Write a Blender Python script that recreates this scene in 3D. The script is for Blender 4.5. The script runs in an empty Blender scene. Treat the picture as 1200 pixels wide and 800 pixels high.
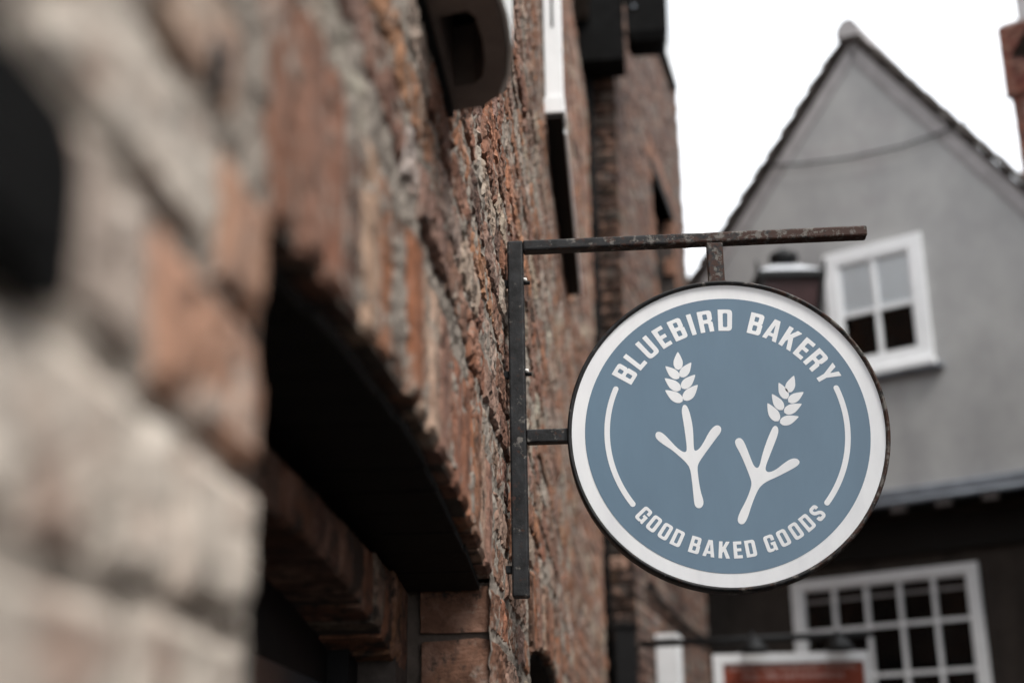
import bpy, bmesh, math, random
import numpy as np
from mathutils import Vector, Matrix, noise

random.seed(7)
C = bpy.context.scene.collection
sc = bpy.context.scene
rad = math.radians

# ------------------------------------------------------------------ camera
cam_d = bpy.data.cameras.new('camera')
cam = bpy.data.objects.new('camera', cam_d)
C.objects.link(cam)
CR = Matrix(((0.9967204935, 0.0392820050, 0.0707473103),
             (0.0795019760, -0.3123291913, -0.9466413852),
             (-0.0150895214, 0.9491614196, -0.3144279027)))
CAM = Vector((0.24, 0.0, 1.6))
cam.matrix_world = Matrix.Translation(CAM) @ CR.to_4x4()
cam_d.sensor_width = 36
cam_d.lens = 50.0
cam_d.clip_start = 0.02
cam_d.clip_end = 2000
cam_d.dof.use_dof = True
cam_d.dof.focus_distance = 2.90
cam_d.dof.aperture_fstop = 1.9
cam_d.dof.aperture_blades = 9
sc.camera = cam

# ------------------------------------------------------------------ sky, sun, exposure
SUN_EL, SUN_AZ = 53.0, 136.0            # azimuth: clockwise from +Y (up the lane)
w = bpy.data.worlds.new('World')
sc.world = w
w.use_nodes = True
nt = w.node_tree
bg = nt.nodes['Background']
sky = nt.nodes.new('ShaderNodeTexSky')
sky.sky_type = 'NISHITA'
sky.sun_disc = False
sky.sun_elevation = rad(SUN_EL)
sky.sun_rotation = rad(SUN_AZ)
sky.dust_density = 3.0
tc = nt.nodes.new('ShaderNodeTexCoord')
cl = nt.nodes.new('ShaderNodeTexNoise')
cl.inputs['Scale'].default_value = 2.2
cl.inputs['Detail'].default_value = 5
nt.links.new(tc.outputs['Generated'], cl.inputs['Vector'])
rmp = nt.nodes.new('ShaderNodeValToRGB')
rmp.color_ramp.elements[0].position = 0.3
rmp.color_ramp.elements[0].color = (7.6, 7.9, 8.2, 1)
rmp.color_ramp.elements[1].position = 0.7
rmp.color_ramp.elements[1].color = (9.0, 9.2, 9.4, 1)
nt.links.new(cl.outputs['Fac'], rmp.inputs['Fac'])
mx = nt.nodes.new('ShaderNodeMix')
mx.data_type = 'RGBA'
mx.inputs[0].default_value = 0.90       # overcast sheet over the clear sky
nt.links.new(sky.outputs['Color'], mx.inputs[6])
nt.links.new(rmp.outputs['Color'], mx.inputs[7])
nt.links.new(mx.outputs[2], bg.inputs['Color'])
bg.inputs['Strength'].default_value = 0.10

sun_d = bpy.data.lights.new('sun', 'SUN')
sun_d.energy = 1.5
sun_d.angle = rad(20)
sun_d.color = (1.0, 0.96, 0.90)
sun = bpy.data.objects.new('sun', sun_d)
C.objects.link(sun)
sd = Vector((math.sin(rad(SUN_AZ)) * math.cos(rad(SUN_EL)), math.cos(rad(SUN_AZ)) * math.cos(rad(SUN_EL)), math.sin(rad(SUN_EL))))
sun.rotation_euler = sd.to_track_quat('Z', 'Y').to_euler()

sc.view_settings.view_transform = 'Standard'
sc.view_settings.look = 'None'
sc.view_settings.exposure = 1.42
sc.view_settings.gamma = 1.0
sc.cycles.max_bounces = 8
sc.cycles.sample_clamp_indirect = 6

# ------------------------------------------------------------------ materials
def new_mat(name):
    m = bpy.data.materials.new(name)
    m.use_nodes = True
    n = m.node_tree
    return m, n, n.nodes['Principled BSDF']

def node(n, t, **kw):
    x = n.nodes.new(t)
    for k, v in kw.items():
        setattr(x, k, v)
    return x

def noise_tex(n, vec, scale, detail=4, rough=0.55):
    t = node(n, 'ShaderNodeTexNoise')
    t.inputs['Scale'].default_value = scale
    t.inputs['Detail'].default_value = detail
    t.inputs['Roughness'].default_value = rough
    if vec is not None:
        n.links.new(vec, t.inputs['Vector'])
    return t.outputs['Fac']

def ramp(n, fac, p0, p1, c0=(0, 0, 0, 1), c1=(1, 1, 1, 1)):
    r = node(n, 'ShaderNodeValToRGB')
    r.color_ramp.elements[0].position = p0
    r.color_ramp.elements[1].position = p1
    r.color_ramp.elements[0].color = c0
    r.color_ramp.elements[1].color = c1
    n.links.new(fac, r.inputs['Fac'])
    return r.outputs['Color']

def mix(n, fac, a, b, mode='MIX'):
    m = node(n, 'ShaderNodeMix', data_type='RGBA', blend_type=mode)
    for sock, v in ((0, fac), (6, a), (7, b)):
        if isinstance(v, (int, float)):
            m.inputs[sock].default_value = v
        elif isinstance(v, tuple):
            m.inputs[sock].default_value = v if len(v) == 4 else v + (1,)
        else:
            n.links.new(v, m.inputs[sock])
    return m.outputs[2]

def bump(n, bsdf, h, strength, dist):
    b = node(n, 'ShaderNodeBump')
    b.inputs['Strength'].default_value = strength
    b.inputs['Distance'].default_value = dist
    n.links.new(h, b.inputs['Height'])
    n.links.new(b.outputs['Normal'], bsdf.inputs['Normal'])

def world_pos(n):
    return node(n, 'ShaderNodeNewGeometry').outputs['Position']

def obj_pos(n):
    return node(n, 'ShaderNodeTexCoord').outputs['Object']

def brick_mat(name, mass, lime=0.5, lime_col=(0.40, 0.345, 0.295), soot=0.545, gain=1.0):
    m, n, b = new_mat(name)
    p = world_pos(n)
    if mass:
        tint = node(n, 'ShaderNodeAttribute', attribute_name='tint').outputs['Color']
    else:
        tint = node(n, 'ShaderNodeObjectInfo').outputs['Color']
    v = noise_tex(n, p, 30, 6, 0.7)
    col = mix(n, 1.0, tint, ramp(n, v, 0.25, 0.75, (0.55, 0.52, 0.50, 1), (1.35, 1.3, 1.25, 1)), 'MULTIPLY')
    # limewash worn through to the brick in places
    wn = ramp(n, noise_tex(n, p, 13, 5, 0.6), 0.50, 0.64, (0, 0, 0, 1), (0.65, 0.65, 0.65, 1))
    col = mix(n, wn, col, (0.29, 0.170, 0.125))
    # old lime mortar smeared over the faces
    l0 = noise_tex(n, p, 9.0, 9, 0.78)
    sep = node(n, 'ShaderNodeSeparateXYZ')
    n.links.new(p, sep.inputs[0])
    mr = node(n, 'ShaderNodeMapRange')
    n.links.new(sep.outputs['Y'], mr.inputs['Value'])
    for kk, vv in (('From Min', 0.5), ('From Max', 1.3), ('To Min', 0.045), ('To Max', 0.0)):
        mr.inputs[kk].default_value = vv
    ad = node(n, 'ShaderNodeMath', operation='ADD')
    n.links.new(l0, ad.inputs[0])
    n.links.new(mr.outputs[0], ad.inputs[1])
    l1 = ad.outputs[0]
    lm = ramp(n, l1, lime, lime + 0.10)
    l2 = ramp(n, noise_tex(n, p, 55, 4, 0.6), 0.3, 0.7, (0.70, 0.70, 0.70, 1), (1.12, 1.1, 1.06, 1))
    nf = node(n, 'ShaderNodeMath', operation='MULTIPLY')
    n.links.new(mr.outputs[0], nf.inputs[0])
    nf.inputs[1].default_value = 22.0
    lc = mix(n, nf.outputs[0], lime_col, (0.52, 0.485, 0.445))
    lc = mix(n, 1.0, lc, l2, 'MULTIPLY')
    col = mix(n, lm, col, lc)
    # dark weathered patches and pits
    sm = node(n, 'ShaderNodeMath', operation='SUBTRACT')
    n.links.new(noise_tex(n, p, 24, 8, 0.75), sm.inputs[0])
    n.links.new(mr.outputs[0], sm.inputs[1])
    s1 = ramp(n, sm.outputs[0], soot - 0.02, soot + 0.10)
    col = mix(n, s1, col, (0.034, 0.027, 0.023))
    if gain != 1.0:
        col = mix(n, 1.0, col, (gain, gain, gain), 'MULTIPLY')
    n.links.new(col, b.inputs['Base Color'])
    b.inputs['Roughness'].default_value = 0.92
    b.inputs['Specular IOR Level'].default_value = 0.2
    h = mix(n, 0.5, noise_tex(n, p, 120, 5, 0.7), noise_tex(n, p, 45, 4, 0.6))
    bump(n, b, h, 0.9, 0.006)
    return m

def plain(name, col, rough=0.6, var=0.25, scale=20, bumpd=0.002, spec=0.4, dark=None, dark_at=0.6, metal=0.0, coords='obj', bs=0.5):
    m, n, b = new_mat(name)
    p = obj_pos(n) if coords == 'obj' else world_pos(n)
    v = noise_tex(n, p, scale, 6, 0.62)
    lo = tuple(c * (1 - var) for c in col) + (1,)
    hi = tuple(c * (1 + var) for c in col) + (1,)
    c = ramp(n, v, 0.3, 0.7, lo, hi)
    if dark:
        c = mix(n, ramp(n, noise_tex(n, p, scale * 0.45, 7, 0.7), dark_at, dark_at + 0.1), c, dark)
    n.links.new(c, b.inputs['Base Color'])
    b.inputs['Roughness'].default_value = rough
    b.inputs['Specular IOR Level'].default_value = spec
    b.inputs['Metallic'].default_value = metal
    if bumpd:
        bump(n, b, noise_tex(n, p, scale * 3, 5, 0.65), bs, bumpd)
    return m

def rusty_iron(name='rusty_iron', shift=0.0):
    m, n, b = new_mat(name)
    p = obj_pos(n)
    base = ramp(n, noise_tex(n, p, 22, 6, 0.65), 0.35, 0.75, (0.005, 0.005, 0.0055, 1), (0.036, 0.038, 0.041, 1))
    # bare scuffed metal, then rust, along the outer end of the bracket
    x = node(n, 'ShaderNodeSeparateXYZ')
    n.links.new(p, x.inputs[0])
    rx = node(n, 'ShaderNodeMapRange')
    n.links.new(x.outputs['X'], rx.inputs['Value'])
    rx.inputs['From Min'].default_value = 0.0
    rx.inputs['From Max'].default_value = 0.8
    rx.inputs['To Min'].default_value = -0.10 + shift
    rx.inputs['To Max'].default_value = 0.10 + shift
    a = node(n, 'ShaderNodeMath', operation='ADD')
    n.links.new(noise_tex(n, p, 38, 7, 0.72), a.inputs[0])
    n.links.new(rx.outputs[0], a.inputs[1])
    sc_ = ramp(n, a.outputs[0], 0.49, 0.56)
    col = mix(n, sc_, base, (0.15, 0.138, 0.125))
    a2 = node(n, 'ShaderNodeMath', operation='ADD')
    n.links.new(noise_tex(n, p, 60, 6, 0.7), a2.inputs[0])
    n.links.new(rx.outputs[0], a2.inputs[1])
    rs = ramp(n, a2.outputs[0], 0.49, 0.56)
    col = mix(n, rs, col, (0.048, 0.022, 0.015))
    n.links.new(col, b.inputs['Base Color'])
    b.inputs['Roughness'].default_value = 0.55
    b.inputs['Specular IOR Level'].default_value = 0.25
    bump(n, b, noise_tex(n, p, 140, 6, 0.7), 0.6, 0.0015)
    return m

def glass_mat():
    m, n, b = new_mat('window_glass')
    tr = node(n, 'ShaderNodeBsdfTransparent')
    tr.inputs['Color'].default_value = (1, 1, 1, 1)
    gl = node(n, 'ShaderNodeBsdfGlossy')
    gl.inputs['Roughness'].default_value = 0.03
    fr = node(n, 'ShaderNodeFresnel')
    fr.inputs['IOR'].default_value = 1.32
    ms = node(n, 'ShaderNodeMixShader')
    n.links.new(fr.outputs[0], ms.inputs[0])
    n.links.new(tr.outputs[0], ms.inputs[1])
    n.links.new(gl.outputs[0], ms.inputs[2])
    n.links.new(ms.outputs[0], n.nodes['Material Output'].inputs['Surface'])
    n.nodes.remove(b)
    return m

M = {}
M['brick'] = brick_mat('old_brick', False, 0.55)
M['brick_mass'] = brick_mat('old_brick_mass', True, 0.55)
M['brick_far'] = brick_mat('shade_dark_brick', False, 0.70, (0.16, 0.13, 0.12), 0.50)  # darker copy of the old brick with shade put into it
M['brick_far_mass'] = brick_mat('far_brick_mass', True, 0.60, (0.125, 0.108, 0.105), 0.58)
M['brick_red'] = brick_mat('red_chimney_brick', True, 0.68, (0.3, 0.2, 0.16), 0.68)
M['mortar'] = plain('lime_mortar', (0.25, 0.218, 0.188), 0.95, 0.35, 25, 0.006, 0.1, (0.06, 0.05, 0.042), 0.57, coords='world', bs=0.9)
M['mortar_brown'] = plain('brown_mortar', (0.10, 0.08, 0.068), 0.95, 0.3, 25, 0.004, 0.1, coords='world')  # darker copy of the lime mortar, recess shade put in
M['mortar_dark'] = plain('dark_mortar', (0.06, 0.05, 0.045), 0.95, 0.3, 25, 0.004, 0.1, coords='world')  # darker mortar for the infill and the tall building
M['render'] = plain('grey_render', (0.352, 0.350, 0.348), 0.9, 0.10, 1.6, 0.004, 0.15, (0.33, 0.315, 0.315), 0.56)
M['verge'] = plain('weathered_verge', (0.31, 0.295, 0.295), 0.9, 0.2, 6, 0.004, 0.15)
M['dark_wall'] = plain('brown_painted_wall', (0.040, 0.032, 0.027), 0.8, 0.25, 4, 0.003, 0.2)
M['white_paint'] = plain('white_paint', (0.78, 0.79, 0.80), 0.45, 0.05, 9, 0.001, 0.4, (0.62, 0.61, 0.58), 0.62)
M['black_paint'] = plain('black_paint', (0.006, 0.006, 0.0065), 0.6, 0.3, 12, 0.001, 0.18)
M['black_iron'] = plain('black_iron', (0.009, 0.0095, 0.010), 0.5, 0.3, 40, 0.001, 0.22)
M['iron'] = rusty_iron()
M['rim_iron'] = rusty_iron('worn_black_rim', -0.075)
M['black_matte'] = plain('black_matte', (0.006, 0.006, 0.006), 0.9, 0.3, 12, 0.001, 0.05)
M['lead'] = plain('grey_lead', (0.18, 0.20, 0.23), 0.55, 0.25, 6, 0.003, 0.4, (0.06, 0.06, 0.065), 0.56)
M['tile'] = plain('clay_roof_tile', (0.11, 0.095, 0.088), 0.85, 0.3, 7, 0.003, 0.2, (0.05, 0.048, 0.042), 0.56)
M['sign_blue'] = plain('blue_sign_vinyl', (0.110, 0.178, 0.248), 0.32, 0.03, 3.5, 0.0, 0.4)
M['sign_white'] = plain('white_sign_vinyl', (0.77, 0.78, 0.80), 0.38, 0.02, 5, 0.0, 0.4)
M['plastic'] = plain('white_plastic', (0.70, 0.71, 0.69), 0.4, 0.05, 8, 0.0, 0.45)
M['shaded_plastic'] = plain('shaded_plastic', (0.16, 0.13, 0.115), 0.6, 0.2, 18, 0.001, 0.3)  # white plastic of the underside with its shade in the colour
M['blind'] = plain('pale_blind', (0.82, 0.86, 0.88), 0.8, 0.05, 2.5, 0.0, 0.2)
M['room'] = plain('dark_room', (0.004, 0.004, 0.0045), 0.95, 0.1, 3, 0.0, 0.0)
M['timber'] = plain('dark_timber', (0.010, 0.0085, 0.0075), 0.75, 0.3, 30, 0.002, 0.2)  # near-black; some boards use it to put shade into the colour
M['slate_glass'] = plain('dark_slate_panel', (0.03, 0.036, 0.044), 0.15, 0.1, 3, 0.0, 0.5)
M['red_board'] = plain('red_sign_paint', (0.22, 0.042, 0.018), 0.6, 0.12, 5, 0.0, 0.3)
M['pink_paint'] = plain('pale_letter_paint', (0.50, 0.32, 0.29), 0.6, 0.05, 5, 0.0, 0.3)
M['lantern_glass'] = plain('brown_lantern_glass', (0.055, 0.033, 0.034), 0.2, 0.3, 4, 0.0, 0.5)
M['lantern_roof'] = plain('pale_lantern_roof', (0.55, 0.57, 0.60), 0.3, 0.1, 5, 0.0, 0.5)
def streaks(m, amt, sc3):
    n = m.node_tree
    b = n.nodes['Principled BSDF']
    src = b.inputs['Base Color'].links[0].from_socket
    mp = node(n, 'ShaderNodeMapping')
    mp.inputs['Scale'].default_value = sc3
    n.links.new(obj_pos(n), mp.inputs['Vector'])
    f = ramp(n, noise_tex(n, mp.outputs['Vector'], 1.6, 7, 0.62), 0.38, 0.70, (1.06, 1.06, 1.05, 1), (1 - amt, 1 - amt, 1 - amt * 0.95, 1))
    n.links.new(mix(n, 1.0, src, f, 'MULTIPLY'), b.inputs['Base Color'])
streaks(M['render'], 0.18, (1.3, 1.3, 0.8))
streaks(M['dark_wall'], 0.4, (3.2, 3.2, 0.45))
streaks(M['sign_blue'], 0.05, (7, 7, 2.2))
streaks(M['sign_white'], 0.07, (9, 9, 2.5))
M['glass'] = glass_mat()
def coursed_mat():
    m, n, b = new_mat('coursed_brick')
    p = world_pos(n)
    sx = node(n, 'ShaderNodeSeparateXYZ'); n.links.new(p, sx.inputs[0])
    ax = node(n, 'ShaderNodeMath', operation='ADD')
    n.links.new(sx.outputs['Y'], ax.inputs[0]); n.links.new(sx.outputs['X'], ax.inputs[1])
    cx = node(n, 'ShaderNodeCombineXYZ')
    n.links.new(ax.outputs[0], cx.inputs['X']); n.links.new(sx.outputs['Z'], cx.inputs['Y'])
    bt = node(n, 'ShaderNodeTexBrick')
    n.links.new(cx.outputs[0], bt.inputs['Vector'])
    for kk, vv in (('Scale', 1.0), ('Brick Width', 0.25), ('Row Height', 0.085), ('Mortar Size', 0.008),
                   ('Color1', (0.24, 0.12, 0.08, 1)), ('Color2', (0.16, 0.09, 0.07, 1)), ('Mortar', (0.27, 0.24, 0.2, 1))):
        bt.inputs[kk].default_value = vv
    c = mix(n, 1.0, bt.outputs['Color'], ramp(n, noise_tex(n, p, 6, 6, 0.7), 0.3, 0.7, (0.6, 0.6, 0.6, 1), (1.3, 1.3, 1.3, 1)), 'MULTIPLY')
    n.links.new(c, b.inputs['Base Color'])
    b.inputs['Roughness'].default_value = 0.9
    bump(n, b, bt.outputs['Fac'], -0.5, 0.006)
    return m
M['opp_brick'] = coursed_mat()

M['ground'] = plain('stone_setts', (0.045, 0.043, 0.041), 0.85, 0.35, 3, 0.01, 0.3, coords='world')
M['caulk'] = plain('white_caulk', (0.7, 0.69, 0.66), 0.6, 0.1, 60, 0.001, 0.3)

# ------------------------------------------------------------------ mesh helpers
def link(o, parent=None):
    C.objects.link(o)
    if parent is not None:
        o.parent = parent
    return o

def obj(name, bm, mat, parent=None, smooth=False):
    me = bpy.data.meshes.new(name)
    bmesh.ops.recalc_face_normals(bm, faces=bm.faces)
    bm.to_mesh(me)
    bm.free()
    me.materials.append(mat)
    if smooth:
        for p in me.polygons:
            p.use_smooth = True
    return link(bpy.data.objects.new(name, me), parent)

def tag(o, label=None, cat=None, group=None, kind=None):
    if label:
        o['label'] = label
    if cat:
        o['category'] = cat
    if group:
        o['group'] = group
    if kind:
        o['kind'] = kind
    return o

def thing(name, label, cat, loc=(0, 0, 0), rotz=0.0, group=None):
    o = bpy.data.objects.new(name, None)
    C.objects.link(o)
    o.empty_display_size = 0.2
    o.location = loc
    o.rotation_euler = (0, 0, rotz)
    return tag(o, label, cat, group)

def box(bm, x0, x1, y0, y1, z0, z1, bev=0.0):
    r = bmesh.ops.create_cube(bm, size=1.0)
    vs = r['verts']
    for v in vs:
        v.co = Vector(((x0 + x1) / 2 + v.co.x * (x1 - x0), (y0 + y1) / 2 + v.co.y * (y1 - y0), (z0 + z1) / 2 + v.co.z * (z1 - z0)))
    if bev:
        es = {e for v in vs for e in v.link_edges}
        bmesh.ops.bevel(bm, geom=list(es), offset=bev, segments=2, affect='EDGES', profile=0.5)
    return vs

def boxobj(name, mat, parent, *a, bev=0.0):
    bm = bmesh.new()
    box(bm, *a, bev=bev)
    return obj(name, bm, mat, parent)

def tube(bm, pts, r, seg=8):
    pts = [Vector(p) for p in pts]
    rings = []
    for i, p in enumerate(pts):
        t = (pts[min(i + 1, len(pts) - 1)] - pts[max(i - 1, 0)]).normalized()
        up = Vector((0, 0, 1)) if abs(t.z) < 0.9 else Vector((1, 0, 0))
        a = t.cross(up).normalized()
        b = t.cross(a)
        rr = r[i] if isinstance(r, (list, tuple)) else r
        rings.append([bm.verts.new(p + (a * math.cos(2 * math.pi * k / seg) + b * math.sin(2 * math.pi * k / seg)) * rr) for k in range(seg)])
    for i in range(len(rings) - 1):
        for k in range(seg):
            bm.faces.new((rings[i][k], rings[i][(k + 1) % seg], rings[i + 1][(k + 1) % seg], rings[i + 1][k]))
    bm.faces.new(rings[0])
    bm.faces.new(rings[-1][::-1])

def lathe(bm, prof, c, seg=16, square=False):
    rings = []
    n = 4 if square else seg
    for r, z in prof:
        rings.append([bm.verts.new((c[0] + r * math.cos(2 * math.pi * (k + (0.5 if square else 0)) / n), c[1] + r * math.sin(2 * math.pi * (k + (0.5 if square else 0)) / n), c[2] + z)) for k in range(n)])
    for i in range(len(rings) - 1):
        for k in range(n):
            bm.faces.new((rings[i][k], rings[i][(k + 1) % n], rings[i + 1][(k + 1) % n], rings[i + 1][k]))
    bm.faces.new(rings[0])
    bm.faces.new(rings[-1][::-1])

def plate(bm, loops, fn, d0, d1):
    """flat plate with holes: loops of 2-D points, fn(u, v, d) -> 3-D point, from depth d0 to d1"""
    es, layers = [], []
    for d in (d0, d1):
        edges, lv = [], []
        for lp in loops:
            vs = [bm.verts.new(fn(u, v, d)) for u, v in lp]
            lv.append(vs)
            edges += [bm.edges.new((vs[i], vs[(i + 1) % len(vs)])) for i in range(len(vs))]
        layers.append(lv)
        bmesh.ops.triangle_fill(bm, edges=edges, use_beauty=True, use_dissolve=False)
    for a, b in zip(*layers):
        k = len(a)
        for i in range(k):
            bm.faces.new((a[i], a[(i + 1) % k], b[(i + 1) % k], b[i]))

def rect(u0, u1, v0, v1):
    return [(u0, v0), (u1, v0), (u1, v1), (u0, v1)]

def xz(u, v, d):        # plate facing -Y
    return Vector((u, d, v))

def rounded(pts, n_=5):
    """closed outline from (u, v, corner radius)"""
    P = [Vector((p[0], p[1])) for p in pts]
    R_ = [(p[2] if len(p) > 2 else 0.025) for p in pts]
    out = []
    k = len(P)
    for i in range(k):
        a, b, c = P[i - 1], P[i], P[(i + 1) % k]
        d1, d2 = (a - b), (c - b)
        l1, l2 = d1.length, d2.length
        d1.normalize(); d2.normalize()
        ang = d1.angle(d2)
        t = min(R_[i] / max(math.tan(ang / 2), 1e-3), l1 * 0.49, l2 * 0.49)
        s, e = b + d1 * t, b + d2 * t
        for q in range(n_ + 1):
            f = q / n_
            out.append(tuple((1 - f) ** 2 * s + 2 * f * (1 - f) * b + f * f * e))
    return out

# ------------------------------------------------------------------ rough old bricks
def fbm(p, s):
    return 0.55 * noise.noise(p * s) + 0.3 * noise.noise(p * s * 2.7) + 0.2 * noise.noise(p * s * 6.5)

def brick_data(L, H, D, nx, nz, seed, amp=1.0, rnd=0.007):
    """one hand-made brick: face at x = 0 looking +X, length along Y, height along Z"""
    off = Vector((seed * 7.31, seed * 3.17, seed * 1.93))
    V, F = [], []
    idx = {}
    for j in range(nz + 1):
        for i in range(nx + 1):
            u, v = i / nx, j / nz
            # finer spacing near the edges
            u = u - 0.06 * math.sin(4 * math.pi * u) / 2
            y, z = (u - 0.5) * L, (v - 0.5) * H
            ey = 0.5 * L - abs(y)
            ez = 0.5 * H - abs(z)
            q = Vector((0, y, z)) + off
            wob = 0.008 * noise.noise(q * 9.0) * amp
            x = (0.0045 * fbm(q, 13.0) + 0.0040 * noise.noise(q * 40.0) + 0.0038 * noise.noise(q * 85.0)) * amp
            chip = noise.noise(q * 30.0 + Vector((5, 5, 5)))
            if chip > 0.25:
                x -= (chip - 0.25) * 0.040 * amp
            e = min(ey, ez)
            rr = rnd * (1 + 0.9 * noise.noise(q * 24.0))
            if e < rr:
                x -= rr - math.sqrt(max(rr * rr - (rr - e) ** 2, 0))
            if i in (0, nx):
                y += (wob if i == 0 else -wob)
            if j in (0, nz):
                z += (wob * 0.5 if j == 0 else -wob * 0.5)
            idx[i, j] = len(V)
            V.append((x, y, z))
    for j in range(nz):
        for i in range(nx):
            F.append((idx[i, j], idx[i + 1, j], idx[i + 1, j + 1], idx[i, j + 1]))
    ring = [(i, 0) for i in range(nx)] + [(nx, j) for j in range(nz)] + [(i, nz) for i in range(nx, 0, -1)] + [(0, j) for j in range(nz, 0, -1)]
    prev = [idx[r] for r in ring]
    for dep in (0.035, 0.085, D):
        cur = []
        for r in ring:
            x, y, z = V[idx[r]]
            q = Vector((dep, y, z)) + off
            k = 0.006 * noise.noise(q * 30) * amp
            cur.append(len(V))
            V.append((-dep, y + (k if r[0] in (0, nx) else 0), z + (k if r[1] in (0, nz) else 0)))
        for a in range(len(ring)):
            b = (a + 1) % len(ring)
            F.append((prev[a], cur[a], cur[b], prev[b]))
        prev = cur
    return np.array(V), F

def brick_mesh(data, name, mat):
    me = bpy.data.meshes.new(name)
    me.from_pydata([tuple(v) for v in data[0]], [], data[1])
    me.materials.append(mat)
    return me

PITCH, BH = 0.0985, 0.083
FINE_S = [brick_data(0.25, BH, 0.13, 30, 11, s + 1) for s in range(12)]
FINE_H = [brick_data(0.12, BH, 0.13, 14, 11, s + 40) for s in range(8)]
NEAR_S = [brick_data(0.25, BH, 0.13, 16, 8, s + 120, 0.45, 0.006) for s in range(8)]
NEAR_H = [brick_data(0.12, BH, 0.13, 8, 8, s + 140, 0.45, 0.006) for s in range(6)]
LOW_S = [brick_data(0.25, BH, 0.10, 6, 3, s + 70, 0.8) for s in range(8)]
LOW_H = [brick_data(0.12, BH, 0.10, 4, 3, s + 90, 0.8) for s in range(6)]
MESH = {}
def shared(kind, i, mat):
    key = (kind, i, mat.name)
    if key not in MESH:
        MESH[key] = brick_mesh({'FS': FINE_S, 'FH': FINE_H, 'NS': NEAR_S, 'NH': NEAR_H, 'LS': LOW_S, 'LH': LOW_H}[kind][i], 'brick', mat)
    return MESH[key]
BASE = {'NS': (0.25, NEAR_S), 'NH': (0.12, NEAR_H), 'FS': (0.25, FINE_S), 'FH': (0.12, FINE_H), 'LS': (0.25, LOW_S), 'LH': (0.12, LOW_H)}

PAL = [((0.28, 0.125, 0.070), 3.0), ((0.22, 0.115, 0.080), 3.4), ((0.26, 0.165, 0.13), 3.2), ((0.12, 0.072, 0.055), 2.0), ((0.37, 0.30, 0.24), 2.6), ((0.34, 0.16, 0.085), 1.6)]
def tint(rng, pale=0.0):
    t = rng.random() * (sum(w_ for _, w_ in PAL) + pale)
    for c, w_ in PAL:
        if t < w_:
            break
        t -= w_
    else:
        c = (0.40, 0.365, 0.32)
    k = rng.uniform(0.80, 1.08)
    g = 0.13 * sum(c) / 3
    return tuple((v * 0.87 + g) * k * rng.uniform(0.96, 1.04) for v in c)

def near_tint(rng, y, z):
    # limewashed patch near the camera; bare orange bricks by the opening and low down
    if 0.74 < y and 1.79 < z < 2.0:
        return (0.40 * rng.uniform(0.9, 1.1), 0.235, 0.165)
    if z < 1.665 and y < 0.72 and rng.random() < 0.7:
        return (0.30, 0.155, 0.105)
    if 1.70 < z < 1.79 and y > 0.6 or rng.random() < 0.60:
        k = rng.uniform(0.78, 1.12)
        return (0.52 * k, 0.478 * k, 0.43 * k)
    return rng.choice([(0.36, 0.25, 0.20), (0.40, 0.31, 0.25), (0.34, 0.20, 0.14), (0.42, 0.36, 0.32)])

class Mass:
    """bricks joined into one mesh, each with its own tint"""
    def __init__(self):
        self.V, self.F, self.T, self.n = [], [], [], 0
    def add(self, data, mat4, col):
        v = data[0] @ np.array(mat4.to_3x3()).T + np.array(mat4.translation)
        self.V.append(v)
        self.F += [tuple(i + self.n for i in f) for f in data[1]]
        self.T.append(np.tile(np.array(col + (1.0,)), (len(v), 1)))
        self.n += len(v)
    def build(self, name, mat, parent):
        me = bpy.data.meshes.new(name)
        me.from_pydata(np.concatenate(self.V).tolist(), [], self.F)
        a = me.attributes.new('tint', 'FLOAT_COLOR', 'POINT')
        a.data.foreach_set('color', np.concatenate(self.T).ravel())
        me.materials.append(mat)
        return tag(link(bpy.data.objects.new(name, me), parent), kind='stuff')

CRT = CR.transposed()
def project(p):
    c = CRT @ (Vector(p) - CAM)
    if c.z > -0.05:
        return None
    return 600 + 1666.7 * c.x / -c.z, 400 - 1666.7 * c.y / -c.z, -c.z

# ------------------------------------------------------------------ ground
bm = bmesh.new()
bmesh.ops.create_grid(bm, x_segments=8, y_segments=8, size=400)
tag(obj('ground', bm, M['ground']), kind='structure')

# ------------------------------------------------------------------ the near brick building
B1 = thing('brick_building', 'old rough brick building with arched openings running along the left side', 'building', (0.008, 0, 0))
class Arch:
    def __init__(self, y0, y1, spring, rise, ring):
        self.y0, self.y1, self.s, self.rise, self.ring = y0, y1, spring, rise, ring
        h = (y1 - y0) / 2
        self.R = (h * h + rise * rise) / (2 * rise)
        self.c = ((y0 + y1) / 2, spring + rise - self.R)
        self.a = math.asin(h / self.R)
    def low(self, y):
        return self.c[1] + math.sqrt(max(self.R ** 2 - (y - self.c[0]) ** 2, 0))
    def inside(self, y, z, grow=0.0):          # opening + brick ring
        if self.y0 - grow < y < self.y1 + grow and z < self.s:
            return True
        r = math.hypot(y - self.c[0], z - self.c[1])
        a = math.atan2(y - self.c[0], z - self.c[1])
        return z >= self.s - 0.02 and r < self.R + self.ring + grow and abs(a) < self.a + 0.012
    def opening(self, y, z):
        if not (self.y0 < y < self.y1):
            return False
        return z < self.low(y)
A1 = Arch(0.895, 2.53, 1.994, 0.060, 0.205)
A2 = Arch(3.56, 5.35, 1.965, 0.080, 0.205)
HOLES = []
WIN = (5.06, 6.94, 4.30, 6.2)
Y0, Y1, ZB, ZT = 0.28, 7.05, 1.31, 6.75

def blocked(y, z):
    if A1.inside(y, z, 0.006) or A2.inside(y, z, 0.006):
        return True
    for a, b, c, d in HOLES:
        if a < y < b and c - 0.02 < z < d + 0.02:
            return True
    return WIN[0] < y < WIN[1] and WIN[2] < z < WIN[3]

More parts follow.
